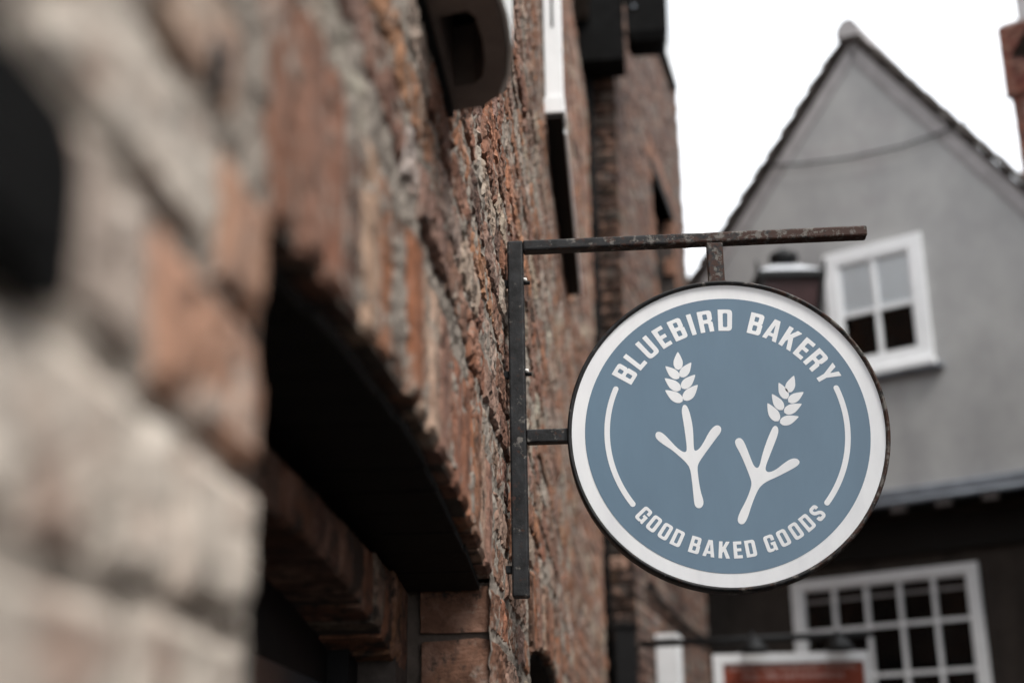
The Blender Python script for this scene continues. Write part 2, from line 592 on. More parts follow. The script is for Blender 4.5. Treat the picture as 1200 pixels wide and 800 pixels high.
rng = random.Random(11)
items = []                                   # (pixel area, kind, index, matrix, colour)
k0 = -5
for k in range(k0, 50):
    zc = 1.803 + (k + 0.5) * PITCH
    if zc < ZB or zc > ZT:
        continue
    ys = np.arange(Y0, Y1 + 0.005, 0.01)
    ok = [not blocked(y, zc) for y in ys]
    runs, st = [], None
    for y, g in zip(ys, ok):
        if g and st is None:
            st = y
        if not g and st is not None:
            runs.append((st, y - 0.01)); st = None
    if st is not None:
        runs.append((st, Y1))
    for a, b in runs:
        y = a
        if a == Y0:
            y = a - rng.uniform(0, 0.2)
        while y < b - 0.02:
            hd = rng.random() < (0.45 if k % 2 else 0.2)
            L = (0.118 if hd else 0.248) * rng.uniform(0.93, 1.07)
            if b - (y + L + 0.014) < 0.07:
                L = b - y
            kind = 'FH' if L < 0.17 else 'FS'
            yc = y + L / 2
            if yc < 1.0:
                kind = 'N' + kind[1]
            sc_y = L / BASE[kind][0]
            rx, rz = rng.gauss(0, 0.010), rng.gauss(0, 0.008)
            m4 = Matrix.Translation((rng.gauss(0.0, 0.0024), yc, zc + rng.gauss(0, 0.0025) + 0.006 * noise.noise(Vector((yc * 1.3, k * 5.1, 0))))) @ Matrix.Rotation(rz, 4, 'Z') @ Matrix.Rotation(rx, 4, 'X') @ Matrix.Diagonal((1, sc_y, rng.uniform(0.95, 1.05), 1))
            pr = project((0, yc, zc))
            area = 0
            if pr and -40 < pr[0] < 1240 and -70 < pr[1] < 870:
                area = L * BH / pr[2] ** 3
            items.append((area, kind, rng.randrange(len(BASE[kind][1])), m4, near_tint(rng, yc, zc) if yc < 0.92 else (0.15, 0.08, 0.055) if abs(y - 2.54) < 0.05 and zc < 2.0 else tint(rng, 1.5)))
            y += L + rng.uniform(0.010, 0.018)
items.sort(key=lambda t: -t[0])
mass = Mass()
for n_, (area, kind, i, m4, col) in enumerate(items):
    if n_ < 300 and area > 0:
        o = bpy.data.objects.new('brick', shared(kind, i, M['brick']))
        link(o, B1)
        o.matrix_local = m4
        o.color = col + (1,)
    else:
        if area > 0:
            mass.add(BASE[kind][1][i], m4, col)
        else:
            lk = 'L' + kind[1]
            mass.add(BASE[lk][1][i % 6], m4, col)
mass.build('brick_mass', M['brick_mass'], B1)

# arch rings of bricks on end
def ring_bricks(A, count, name):
    for q in range(count):
        a = -A.a + (q + 0.5) * 2 * A.a / count
        wid = 2 * A.a * A.R / count
        i = rng.randrange(len(NEAR_S))
        o = bpy.data.objects.new(name, shared('NS', i, M['brick']))
        link(o, B1)
        r = A.R + A.ring / 2 + rng.gauss(0, 0.0015)
        o.matrix_local = Matrix.Translation((rng.gauss(0.001, 0.003), A.c[0] + r * math.sin(a), A.c[1] + r * math.cos(a))) @ Matrix.Rotation(math.pi / 2 - a + rng.gauss(0, 0.015), 4, 'X') @ Matrix.Diagonal((1.04, (A.ring - 0.004) / 0.25, (wid - 0.013) / BH, 1))
        c = tint(rng)
        o.color = (c[0] * 1.12, c[1] * 0.98, c[2] * 0.9, 1)
ring_bricks(A1, 18, 'arch_brick')
ring_bricks(A2, 20, 'arch_brick')

# mortar bed: one rough sheet behind the brick faces
def mortar_sheet(step=0.0125):
    V, F, idx = [], [], {}
    ny, nz = int((Y1 - Y0) / step), int((ZT - ZB) / step)
    for j in range(nz + 1):
        z = ZB + j * step
        for i in range(ny + 1):
            y = Y0 + i * step
            p = Vector((0, y, z))
            idx[i, j] = len(V)
            V.append((-0.0045 - 0.004 * max(0.0, min(1.0, (1.15 - y) / 0.3)) + 0.006 * noise.noise(p * 11) + 0.006 * noise.noise(p * 38) + 0.004 * noise.noise(p * 90), y, z))
    for j in range(nz):
        for i in range(ny):
            y, z = Y0 + (i + .5) * step, ZB + (j + .5) * step
            if (A1.opening(y, z - 0.02) or A2.opening(y, z - 0.02) or any(a < y < b and c < z < d for a, b, c, d in HOLES)
                    or (WIN[0] < y < WIN[1] and WIN[2] < z < WIN[3])):
                continue
            F.append((idx[i, j], idx[i + 1, j], idx[i + 1, j + 1], idx[i, j + 1]))
    me = bpy.data.meshes.new('mortar')
    me.from_pydata(V, [], F)
    me.materials.append(M['mortar'])
    return link(bpy.data.objects.new('mortar', me), B1)
mortar_sheet()

def arch_fill(A, x0, x1):
    """mortar in the reveal: jambs and soffit, a little behind the brick ends"""
    bm = bmesh.new()
    e = 0.003
    box(bm, x0, x1, A.y0 - 0.05, A.y0 - e, ZB, A.s)
    box(bm, x0, x1, A.y1 + 0.022, A.y1 + 0.06, ZB, A.s)
    prev = None
    for q in range(25):
        a = -A.a + q * 2 * A.a / 24
        cur = []
        for r in (A.R + e, A.R + 0.06):
            for x in (x0, x1):
                cur.append(bm.verts.new((x, A.c[0] + r * math.sin(a), A.c[1] + r * math.cos(a))))
        if prev:
            for f in ((0, 1, 1, 0), (2, 3, 3, 2), (0, 2, 2, 0), (1, 3, 3, 1)):
                bm.faces.new((prev[f[0]], prev[f[1]], cur[f[2]], cur[f[3]]))
        prev = cur
    return bm
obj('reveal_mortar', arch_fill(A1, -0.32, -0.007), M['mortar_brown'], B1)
obj('reveal_mortar', arch_fill(A2, -0.32, -0.007), M['mortar'], B1)

def soffit_shade_boards(A, count):  # near-black boards added to paint in the shade of the brick soffit
    for q in range(count):
        a0, a1 = -A.a + q * 2 * A.a / count, -A.a + (q + 1) * 2 * A.a / count
        am, ln = (a0 + a1) / 2, 2 * A.a * A.R / count
        bm = bmesh.new()
        box(bm, -0.31, rng.uniform(-0.026, -0.020), -ln / 2 + 0.003, ln / 2 - 0.003, -0.014, 0.0)
        o = obj('soffit_board', bm, M['timber'], B1)
        r = A.R - 0.004 + rng.uniform(-0.0015, 0.0005)
        o.matrix_local = Matrix.Translation((0, A.c[0] + r * math.sin(am), A.c[1] + r * math.cos(am))) @ Matrix.Rotation(-am, 4, 'X')
soffit_shade_boards(A1, 14)
soffit_shade_boards(A2, 14)

# infill under the first arch: a flat inner arch of soldier bricks, then the doorway
def zlow(y):
    return 1.918 - 0.117 * (y - 1.6) ** 2
YY = np.arange(0.97, 2.53, 0.0885)
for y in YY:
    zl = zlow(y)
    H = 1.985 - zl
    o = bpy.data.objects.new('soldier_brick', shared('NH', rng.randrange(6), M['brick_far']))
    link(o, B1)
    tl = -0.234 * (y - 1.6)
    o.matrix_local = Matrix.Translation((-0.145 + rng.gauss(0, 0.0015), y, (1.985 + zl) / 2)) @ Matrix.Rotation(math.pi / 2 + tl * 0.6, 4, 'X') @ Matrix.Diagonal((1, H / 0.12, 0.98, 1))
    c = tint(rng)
    o.color = (c[0] * 0.55, c[1] * 0.52, c[2] * 0.52, 1)  # shade of the recess multiplied into the brick colour
zc = 1.76
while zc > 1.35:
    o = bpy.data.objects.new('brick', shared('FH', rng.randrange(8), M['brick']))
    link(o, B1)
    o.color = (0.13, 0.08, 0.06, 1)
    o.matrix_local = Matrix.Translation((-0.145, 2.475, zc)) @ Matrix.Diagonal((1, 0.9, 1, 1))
    zc -= PITCH
bm = bmesh.new()
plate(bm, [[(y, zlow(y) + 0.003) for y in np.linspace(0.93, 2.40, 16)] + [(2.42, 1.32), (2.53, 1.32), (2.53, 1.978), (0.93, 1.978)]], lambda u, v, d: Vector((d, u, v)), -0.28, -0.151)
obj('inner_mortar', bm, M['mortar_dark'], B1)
boxobj('lintel', M['timber'], B1, -0.30, -0.215, 0.93, 2.525, 1.986, 2.12)  # black board added as the shade above the inner arch
d_ = boxobj('door', M['black_paint'], B1, -0.29, -0.25, 0.95, 2.44, 0.05, 1.93)
for ya, yb in ((1.0, 1.30), (1.38, 1.76), (1.84, 2.30)):
    boxobj('pane', M['slate_glass'], d_, -0.252, -0.246, ya, yb, 1.0, 1.80)
boxobj('door_frame', M['black_paint'], B1, -0.26, -0.215, 2.32, 2.415, 0.05, 1.90)
boxobj('door', M['black_paint'], B1, -0.30, -0.22, 3.57, 5.33, 0.05, 1.99)
# body of the building behind its skin
bm = bmesh.new()
box(bm, -6, -0.325, -2.5, 9.95, 0, 7.4)
box(bm, -0.325, -0.165, -2.5, 0.30, 0, 7.4)
obj('wall_core', bm, M['room'], B1)
bm = bmesh.new()
for y0, y1 in ((-2.5, 0.915), (2.56, 3.54), (5.36, 7.05)):
    box(bm, -0.324, -0.02, y0, y1, 0, 1.3)
box(bm, -0.324, -0.012, -2.5, 0.27, 1.3, 6.8)
box(bm, -0.324, 0.002, -2.5, 9.95, 6.8, 7.4)
obj('plain_wall', bm, M['mortar'], B1)
bm = bmesh.new()
vs = [bm.verts.new(p) for p in ((-6.2, -2.6, 7.402), (0.15, -2.6, 7.402), (0.15, 9.9, 7.402), (-6.2, 9.9, 7.402), (-3, -2.6, 10), (-3, 9.9, 10))]
for f in ((0, 1, 4), (1, 2, 5, 4), (2, 3, 5), (3, 0, 4, 5), (0, 3, 2, 1)):
    bm.faces.new([vs[i] for i in f])
obj('roof', bm, M['tile'], B1)

# the far end of the building, where the wall bends out a little
PY0, PY1 = 7.06, 9.95
PA = math.atan2(0.11, PY1 - PY0)
bm = bmesh.new()
plate(bm, [[(-0.010, PY0), (0.10, PY1), (-0.3, PY1), (-0.3, PY0)]], lambda u, v, d: Vector((u, v, d)), 0.0, 6.79)
obj('far_mortar', bm, M['mortar'], B1)
pm = Mass()
for k in range(-3, 50):
    zc = 1.803 + (k + 0.5) * PITCH
    if zc > 6.75:
        break
    y = 0.003 + (0.06 if k % 2 else 0)
    while y < PY1 - PY0 - 0.05:
        hd = rng.random() < 0.35
        L = (0.118 if hd else 0.248) * rng.uniform(0.95, 1.05)
        L = min(L, PY1 - PY0 - y)
        kd = 'LH' if L < 0.17 else 'LS'
        pm.add(BASE[kd][1][rng.randrange(6)], Matrix.Translation((0, PY0, 0)) @ Matrix.Rotation(-PA, 4, 'Z') @ Matrix.Translation((rng.gauss(0, 0.003), y + L / 2, zc)) @ Matrix.Diagonal((1, L / BASE[kd][0], 1, 1)), tint(rng))
        y += L + 0.014
pm.build('far_brick_mass', M['brick_mass'], B1)

# projecting sash window above, seen from underneath
W1 = tag(boxobj('window', M['white_paint'], B1, 0.004, 0.074, 5.0, 5.11, 4.262, 6.3, bev=0.004))
bm = bmesh.new()
box(bm, -0.04, 0.004, 6.89, 6.938, 4.302, 6.198)
box(bm, -0.04, 0.004, 5.112, 6.889, 6.10, 6.198)
box(bm, -0.038, 0.0, 5.113, 6.887, 5.18, 5.24)
box(bm, -0.037, -0.002, 5.97, 6.01, 4.303, 6.098)
obj('frame', bm, M['white_paint'], W1)
boxobj('groove', M['black_paint'], W1, 0.036, 0.044, 4.996, 5.001, 4.575, 5.6)
boxobj('sill', M['white_paint'], W1, 0.0, 0.080, 4.985, 5.13, 4.188, 4.258, bev=0.004)
boxobj('sill_edge', M['white_paint'], W1, 0.071, 0.080, 5.132, 7.02, 4.166, 4.200)
boxobj('sill_underside', M['timber'], W1, -0.03, 0.0705, 4.992, 7.01, 4.170, 4.187)  # coloured near-black for the shade under the sill
boxobj('pane', M['glass'], W1, -0.022, -0.018, 5.112, 6.888, 4.303, 6.10)
boxobj('room', M['room'], B1, -0.32, -0.30, 5.0, 7.0, 4.2, 6.3)

# small fittings on the near part of the wall
bm = bmesh.new()
plate(bm, [rounded([(0.33, 1.797, 0.01), (0.536, 1.797, 0.018), (0.536, 1.880, 0.034), (0.33, 1.880, 0.03)], 6)], lambda u, v, d: Vector((d, u, v)), -0.02, 0.018)
o = obj('junction_box', bm, M['black_matte'])
tag(o, 'black rounded fitting on the wall, cut off by the left edge of the picture', 'wall fitting')
bm = bmesh.new()
box(bm, 0.012, 0.0215, 0.35, 0.505, 1.806, 1.858, bev=0.004)
obj('lid', bm, M['black_matte'], o)
bm = bmesh.new()
tube(bm, [(-0.03, 0.745, 2.045), (0.004, 0.745, 2.043), (0.010, 0.745, 2.036), (0.010, 0.745, 2.010)], [0.006, 0.0075, 0.0075, 0.005], 8)
o = obj('gap_hook', bm, M['black_iron'])  # dark object standing in for a gap in the brickwork
tag(o, 'small dark iron hook put in as a dark gap in the near brickwork above the arch', 'hook')

# ------------------------------------------------------------------ alarm box on the brick wall
AB = thing('alarm_box', 'white alarm box with a dark hollow underside, high on the near brick wall', 'alarm box', (0, 1.74, 2.6))
def plan(u, v, d):
    return Vector((u, v - 1.74, d))
outl = [(0.016, 1.575), (0.088, 1.572), (0.104, 1.59), (0.110, 1.66), (0.109, 1.74), (0.101, 1.81), (0.086, 1.865), (0.062, 1.895), (0.016, 1.905)]
innr = [(0.026, 1.640), (0.066, 1.628), (0.075, 1.645), (0.079, 1.70), (0.077, 1.76), (0.069, 1.805), (0.055, 1.826), (0.026, 1.832)]
bm = bmesh.new()
plate(bm, [outl, innr], plan, 0.0, 0.10)
obj('tray', bm, M['shaded_plastic'], AB)
bm = bmesh.new()
plate(bm, [[(u, v) for u, v in outl]], plan, 0.1005, 0.34)
obj('body', bm, M['black_paint'], AB)
bm = bmesh.new()
sh = [(0.090, 1.562), (0.112, 1.582), (0.1185, 1.66), (0.1175, 1.745), (0.109, 1.815), (0.094, 1.872)]
sh2 = [(u - 0.0065, v - 0.001) for u, v in sh][::-1]
plate(bm, [sh + sh2], plan, 0.006, 0.36)
obj('cover', bm, M['plastic'], AB)
boxobj('back_plate', M['black_paint'], AB, -0.004, 0.0155, -0.185, 0.175, -0.006, 0.36)

# ------------------------------------------------------------------ the hanging bakery sign
SY = 2.86
SG = thing('hanging_sign', 'round blue bakery sign with white ring and wheat emblem on a rusty iron bracket', 'sign', (0.0, SY, 2.0))
def sp(u, v, d):                  # u, v: wall distance and height; d: depth behind the face
    return Vector((u, d, v - 2.0))
def sbox(name, mat, x0, x1, z0, z1, y0, y1, bev=0.0022, parent=None):
    bm = bmesh.new()
    box(bm, x0, x1, y0, y1, z0 - 2.0, z1 - 2.0, bev=bev)
    return obj(name, bm, mat, parent or SG)
sbox('wall_bar', M['iron'], 0.0185, 0.0525, 2.011, 2.781, 0.0, 0.034, 0.004)
sbox('top_bar', M['iron'], 0.0527, 0.7905, 2.7575, 2.7812, 0.0005, 0.0345, 0.004)
sbox('hanger', M['iron'], 0.4488, 0.4831, 2.662, 2.7573, 0.002, 0.030, 0.003)
sbox('side_bar', M['iron'], 0.0527, 0.146, 2.3285, 2.3570, 0.001, 0.030, 0.003)
for zz in (2.6855, 2.480):
    bm = bmesh.new()
    tube(bm, [(0.050, 0.012, zz - 2.0), (0.066, 0.012, zz - 2.0)], 0.0045, 8)
    bl = obj('bolt', bm, M['black_iron'], SG)
    bm = bmesh.new()
    bmesh.ops.create_icosphere(bm, subdivisions=2, radius=0.0045)
    for v in bm.verts:
        v.co = v.co * (1 + 0.4 * noise.noise(v.co * 300)) + Vector((0.057, 0.008, zz - 2.0 + 0.006))
    obj('caulk', bm, M['caulk'], bl)
    sbox('spacer', M['black_iron'], -0.006, 0.0183, zz - 0.008, zz + 0.008, 0.010, 0.024, 0.002)
sbox('spacer', M['black_iron'], -0.006, 0.0183, 2.06, 2.076, 0.010, 0.024, 0.002)
for wx, wz in ((0.0527, 2.770), (0.450, 2.7585), (0.482, 2.7585), (0.0530, 2.345), (0.450, 2.668), (0.482, 2.668)):
    bm = bmesh.new()
    bmesh.ops.create_icosphere(bm, subdivisions=2, radius=0.0045)
    for v in bm.verts:
        v.co = Vector((v.co.x, v.co.y * 2.6, v.co.z)) * (1 + 0.35 * noise.noise(v.co * 400 + Vector((wx * 90, 0, 0)))) + Vector((wx, 0.014, wz - 2.0))
    obj('weld', bm, M['iron'], SG)
SCX, SCZ = 0.4670, 2.3375
def circ(r, n_=128, cx=SCX, cz=SCZ):
    return [(cx + r * math.sin(2 * math.pi * i / n_), cz + r * math.cos(2 * math.pi * i / n_)) for i in range(n_)]
# drum rim (turned section)
bm = bmesh.new()
prof = [(0.3195, 0.018), (0.3205, -0.004), (0.3225, -0.008), (0.3262, -0.008), (0.3285, -0.004), (0.3292, 0.004), (0.3292, 0.036), (0.3265, 0.042), (0.300, 0.042), (0.300, 0.018)]
NS = 160
rings = [[bm.verts.new(sp(SCX + r * math.sin(2 * math.pi * k / NS), SCZ + r * math.cos(2 * math.pi * k / NS), d)) for r, d in prof] for k in range(NS)]
for k in range(NS):
    a, b = rings[k], rings[(k + 1) % NS]
    for i in range(len(prof)):
        j = (i + 1) % len(prof)
        bm.faces.new((a[i], b[i], b[j], a[j]))
obj('rim', bm, M['rim_iron'], SG, smooth=True)
bm = bmesh.new()
plate(bm, [circ(0.3196)], sp, 0.0, 0.012)
FACE = obj('face', bm, M['sign_white'], SG)
bm = bmesh.new()
plate(bm, [circ(0.2906, cx=0.4655, cz=2.336)], sp, -0.0006, -0.0002)
PANEL = obj('panel', bm, M['sign_blue'], SG)
bm = bmesh.new()
plate(bm, [circ(0.2995)], sp, 0.030, 0.041)
obj('back', bm, M['black_iron'], SG)

TCX, TCZ = 0.4655, 2.336
def dens(loop, step=0.06):
    out = []
    for i in range(len(loop)):
        a, b = Vector(loop[i]), Vector(loop[(i + 1) % len(loop)])
        n_ = max(1, int((b - a).length / step))
        for q in range(n_):
            out.append(tuple(a.lerp(b, q / n_)))
    return out
def hole(u0, u1, v0, v1, r=0.05):
    return [(u0, v0, r), (u1, v0, r), (u1, v1, r), (u0, v1, r)]
def s_outline():
    sp_ = [(0.50, 0.69), (0.50, 0.893), (0.11, 0.893), (0.11, 0.60), (0.50, 0.40), (0.50, 0.107), (0.11, 0.107), (0.11, 0.31)]
    P = [Vector(p) for p in sp_]
    path = [P[0]]
    for i in range(1, len(P) - 1):
        d1, d2 = (P[i - 1] - P[i]), (P[i + 1] - P[i])
        t = min(0.16, d1.length * 0.48, d2.length * 0.48)
        s, e = P[i] + d1.normalized() * t, P[i] + d2.normalized() * t
        for q in range(7):
            f = q / 6
            path.append((1 - f) ** 2 * s + 2 * f * (1 - f) * P[i] + f * f * e)
    path.append(P[-1])
    l, r = [], []
    for i in range(len(path)):
        t = (path[min(i + 1, len(path) - 1)] - path[max(i - 1, 0)]).normalized()
        nrm = Vector((-t.y, t.x)) * 0.102
        l.append(tuple(path[i] + nrm)); r.append(tuple(path[i] - nrm))
    return l + r[::-1]
G = {
 'B': (0.62, [rounded([(0, 0), (0.62, 0, 0.15), (0.62, 0.50, 0.12), (0.545, 0.53, 0.02), (0.60, 0.56, 0.12), (0.60, 1, 0.15), (0, 1)]), rounded(hole(0.21, 0.405, 0.165, 0.425)), rounded(hole(0.21, 0.395, 0.60, 0.835))]),
 'L': (0.50, [rounded([(0, 0), (0.50, 0), (0.50, 0.185), (0.21, 0.185), (0.21, 1), (0, 1)])]),
 'U': (0.62, [rounded([(0, 1), (0, 0, 0.2), (0.62, 0, 0.2), (0.62, 1), (0.41, 1), (0.41, 0.17, 0.08), (0.21, 0.17, 0.08), (0.21, 1)])]),
 'E': (0.50, [rounded([(0, 0), (0.50, 0), (0.50, 0.18), (0.21, 0.18), (0.21, 0.415), (0.46, 0.415), (0.46, 0.59), (0.21, 0.59), (0.21, 0.82), (0.50, 0.82), (0.50, 1), (0, 1)])]),
 'I': (0.21, [rounded([(0, 0), (0.21, 0), (0.21, 1), (0, 1)])]),
 'R': (0.63, [rounded([(0, 0), (0.21, 0), (0.21, 0.40), (0.40, 0.40, 0.07), (0.42, 0), (0.63, 0), (0.615, 0.43, 0.06), (0.535, 0.50, 0.02), (0.615, 0.57, 0.10), (0.615, 1, 0.16), (0, 1)]), rounded(hole(0.21, 0.405, 0.575, 0.835))]),
 'D': (0.62, [rounded([(0, 0), (0.62, 0, 0.18), (0.62, 1, 0.18), (0, 1)]), rounded(hole(0.21, 0.41, 0.17, 0.83, 0.07))]),
 'A': (0.69, [rounded([(0, 0), (0.205, 0), (0.24, 0.18), (0.45, 0.18), (0.485, 0), (0.69, 0), (0.475, 1), (0.215, 1)]), rounded([(0.272, 0.34, 0.01), (0.418, 0.34, 0.01), (0.345, 0.76, 0.01)])]),
 'K': (0.66, [rounded([(0, 0), (0.21, 0), (0.21, 0.30), (0.275, 0.42), (0.435, 0), (0.66, 0), (0.415, 0.605), (0.64, 1), (0.415, 1), (0.21, 0.63), (0.21, 1), (0, 1)])]),
 'Y': (0.68, [rounded([(0.235, 0), (0.445, 0), (0.445, 0.38), (0.68, 1), (0.46, 1), (0.34, 0.62), (0.22, 1), (0, 1), (0.235, 0.38)])]),
 'G': (0.62, [rounded([(0.62, 0.63), (0.62, 1, 0.2), (0, 1, 0.2), (0, 0, 0.2), (0.36, 0, 0.12), (0.45, 0.08, 0.03), (0.48, 0), (0.62, 0), (0.62, 0.53), (0.33, 0.53), (0.33, 0.37), (0.415, 0.37), (0.415, 0.17, 0.06), (0.21, 0.17, 0.07), (0.21, 0.83, 0.07), (0.41, 0.83, 0.07), (0.41, 0.63)])]),
 'O': (0.62, [rounded([(0, 0, 0.2), (0.62, 0, 0.2), (0.62, 1, 0.2), (0, 1, 0.2)]), rounded(hole(0.21, 0.41, 0.17, 0.83, 0.08))]),
 'S': (0.61, [s_outline()]),
}
def word(text, a0, a1, r_base, r_top, top=True):
    h = abs(r_top - r_base)
    rm = (r_base + r_top) / 2
    tot = sum(G[c][0] for c in text)
    gap = (abs(rad(a1 - a0)) * rm / h - tot) / (len(text) - 1)
    u0 = 0.0
    for c in text:
        wd, loops = G[c]
        bm = bmesh.new()
        L2 = []
        for lp in loops:
            q = []
            for u, v in dens(lp):
                if top:
                    a = rad(a0) + (u0 + u) * h / rm
                    # letters stand straight: keep each letter rigid about its own middle
                    am = rad(a0) + (u0 + wd / 2) * h / rm
                    r = r_base + v * h
                    f = 0.45
                    du = (u - wd / 2) * h
                    px, pz = r * math.sin(am) + du * math.cos(am), r * math.cos(am) - du * math.sin(am)
                    bx, bz = r * math.sin(a), r * math.cos(a)
                else:
                    a = rad(a0) - (u0 + u) * h / rm
                    am = rad(a0) - (u0 + wd / 2) * h / rm
                    r = r_base - v * h
                    f = 0.45
                    du = (u - wd / 2) * h
                    px, pz = r * math.sin(am) - du * math.cos(am), r * math.cos(am) + du * math.sin(am)
                    bx, bz = r * math.sin(a), r * math.cos(a)
                q.append((TCX + f * bx + (1 - f) * px, TCZ + f * bz + (1 - f) * pz))
            L2.append(q)
        plate(bm, L2, sp, -0.0010, -0.0007)
        obj('letter', bm, M['sign_white'], PANEL)
        u0 += wd + gap
word('BLUEBIRD', -60.3, 6.2, 0.2190, 0.2662)
word('BAKERY', 14.6, 65.6, 0.2195, 0.2664)
word('GOOD', 229.2, 204.8, 0.2600, 0.2262, False)
word('BAKED', 200.9, 169.8, 0.2605, 0.2265, False)
word('GOODS', 165.2, 133.2, 0.2600, 0.2262, False)
def arc_stroke(a0, a1, r, hw):
    out, n_ = [], 40
    o_ = [(rad(a0 + (a1 - a0) * i / n_)) for i in range(n_ + 1)]
    out += [((r + hw) * math.sin(a), (r + hw) * math.cos(a)) for a in o_]
    s = 1 if a1 > a0 else -1
    for q in range(1, 8):
        t = math.pi * q / 8
        rr, da = r + hw * math.cos(t), s * hw * math.sin(t) / r
        out.append((rr * math.sin(o_[-1] + da), rr * math.cos(o_[-1] + da)))
    out += [((r - hw) * math.sin(a), (r - hw) * math.cos(a)) for a in reversed(o_)]
    for q in range(1, 8):
        t = math.pi * q / 8
        rr, da = r - hw * math.cos(t), -s * hw * math.sin(t) / r
        out.append((rr * math.sin(o_[0] + da), rr * math.cos(o_[0] + da)))
    return [(TCX + x, TCZ + z) for x, z in out]
for a0, a1 in ((-65.8, -126.0), (69.6, 128.8)):
    bm = bmesh.new()
    plate(bm, [arc_stroke(a0, a1, 0.2450, 0.0056)], sp, -0.0010, -0.0007)
    obj('curved_line', bm, M['sign_white'], PANEL)
F1 = [(-835, 619), (-774, 581), (-721, 403), (-679, 101), (-689, -247), (-682, -386), (-585, -349), (-481, -205), (-358, 15), (-245, 135), (-158, 152), (-99, 90), (-120, -9), (-212, -115), (-357, -298), (-496, -476), (-600, -620), (-639, -717), (-632, -937), (-601, -1230), (-554, -1401), (-559, -1498), (-610, -1563), (-686, -1566), (-739, -1506), (-748, -1322), (-760, -1031), (-783, -737), (-862, -611), (-975, -494), (-1135, -340), (-1297, -225), (-1422, -122), (-1466, -30), (-1438, 49), (-1356, 56), (-1254, -28), (-1149, -156), (-1036, -294), (-921, -387), (-860, -399), (-829, -351), (-837, -142), (-866, 208), (-896, 460), (-876, 570)]
F2 = [(1010, 100), (1058, 38), (1040, -85), (943, -304), (831, -546), (735, -763), (738, -846), (807, -878), (953, -820), (1103, -703), (1252, -610), (1371, -599), (1437, -665), (1407, -742), (1283, -816), (1112, -898), (941, -980), (747, -1056), (614, -1149), (530, -1267), (409, -1528), (322, -1765), (253, -1892), (185, -1928), (117, -1893), (104, -1806), (165, -1665), (296, -1452), (406, -1215), (440, -1070), (402, -923), (324, -676), (244, -452), (160, -277), (156, -187), (217, -135), (288, -142), (344, -224), (411, -433), (469, -632), (518, -756), (582, -783), (630, -711), (692, -492), (808, -201), (903, -6), (957, 82)]
def chaikin(p, it=2):
    for _ in range(it):
        q = []
        for i in range(len(p)):
            a, b = p[i], p[(i + 1) % len(p)]
            q += [(0.75 * a[0] + 0.25 * b[0], 0.75 * a[1] + 0.25 * b[1]), (0.25 * a[0] + 0.75 * b[0], 0.25 * a[1] + 0.75 * b[1])]
        p = q
    return p
for Fp in (F1, F2):
    bm = bmesh.new()
    plate(bm, [[(TCX + x / 10000, TCZ + z / 10000) for x, z in chaikin(Fp)]], sp, -0.0010, -0.0007)
    obj('bird_foot', bm, M['sign_white'], PANEL)
EARS = [((-90.7, 176.2), (-91.7, 136.6)), ((-64.1, 151.9), (-87.7, 121.1)), ((-118.1, 145.9), (-91.2, 118.1)), ((-57.3, 125.0), (-86.5, 96.5)), ((-120.9, 119.8), (-89.6, 92.6)), ((-53.2, 102.9), (-84.0, 71.1)), ((-121.2, 93.8), (-86.5, 68.1)),
        ((145.7, 115.0), (130.5, 79.1)), ((162.6, 78.9), (130.0, 59.0)), ((113.4, 101.0), (127.6, 65.6)), ((156.8, 53.9), (119.7, 36.8)), ((97.8, 77.3), (117.2, 42.4)), ((148.6, 27.2), (109.5, 15.2)), ((87.3, 58.0), (106.4, 18.8))]
for tip, base in EARS:
    tip, base = Vector(tip) / 1000, Vector(base) / 1000
    ax = tip - base
    nr = Vector((-ax.y, ax.x))
    l, r = [], []
    for i in range(15):
        t = i / 14
        wd = 0.245 * math.sin(math.pi * min(t ** 0.72, 1)) ** 0.72 * (1 if t < 0.5 else (1 - 0.25 * (t - 0.5) * 2))
        l.append(base + ax * t + nr * wd)
        if 0 < i < 14:
            r.append(base + ax * t - nr * wd)
    bm = bmesh.new()
    plate(bm, [[(TCX + p.x, TCZ + p.y) for p in l + r[::-1]]], sp, -0.0010, -0.0007)
    obj('wheat_grain', bm, M['sign_white'], PANEL)

# ------------------------------------------------------------------ second, taller brick building where the lane bends
A10 = rad(10)
B2 = thing('tall_brick_building', 'tall dusky brick building beyond the near wall, its dark end facing us', 'building', (0.335, 10.0, 0.0), -A10)
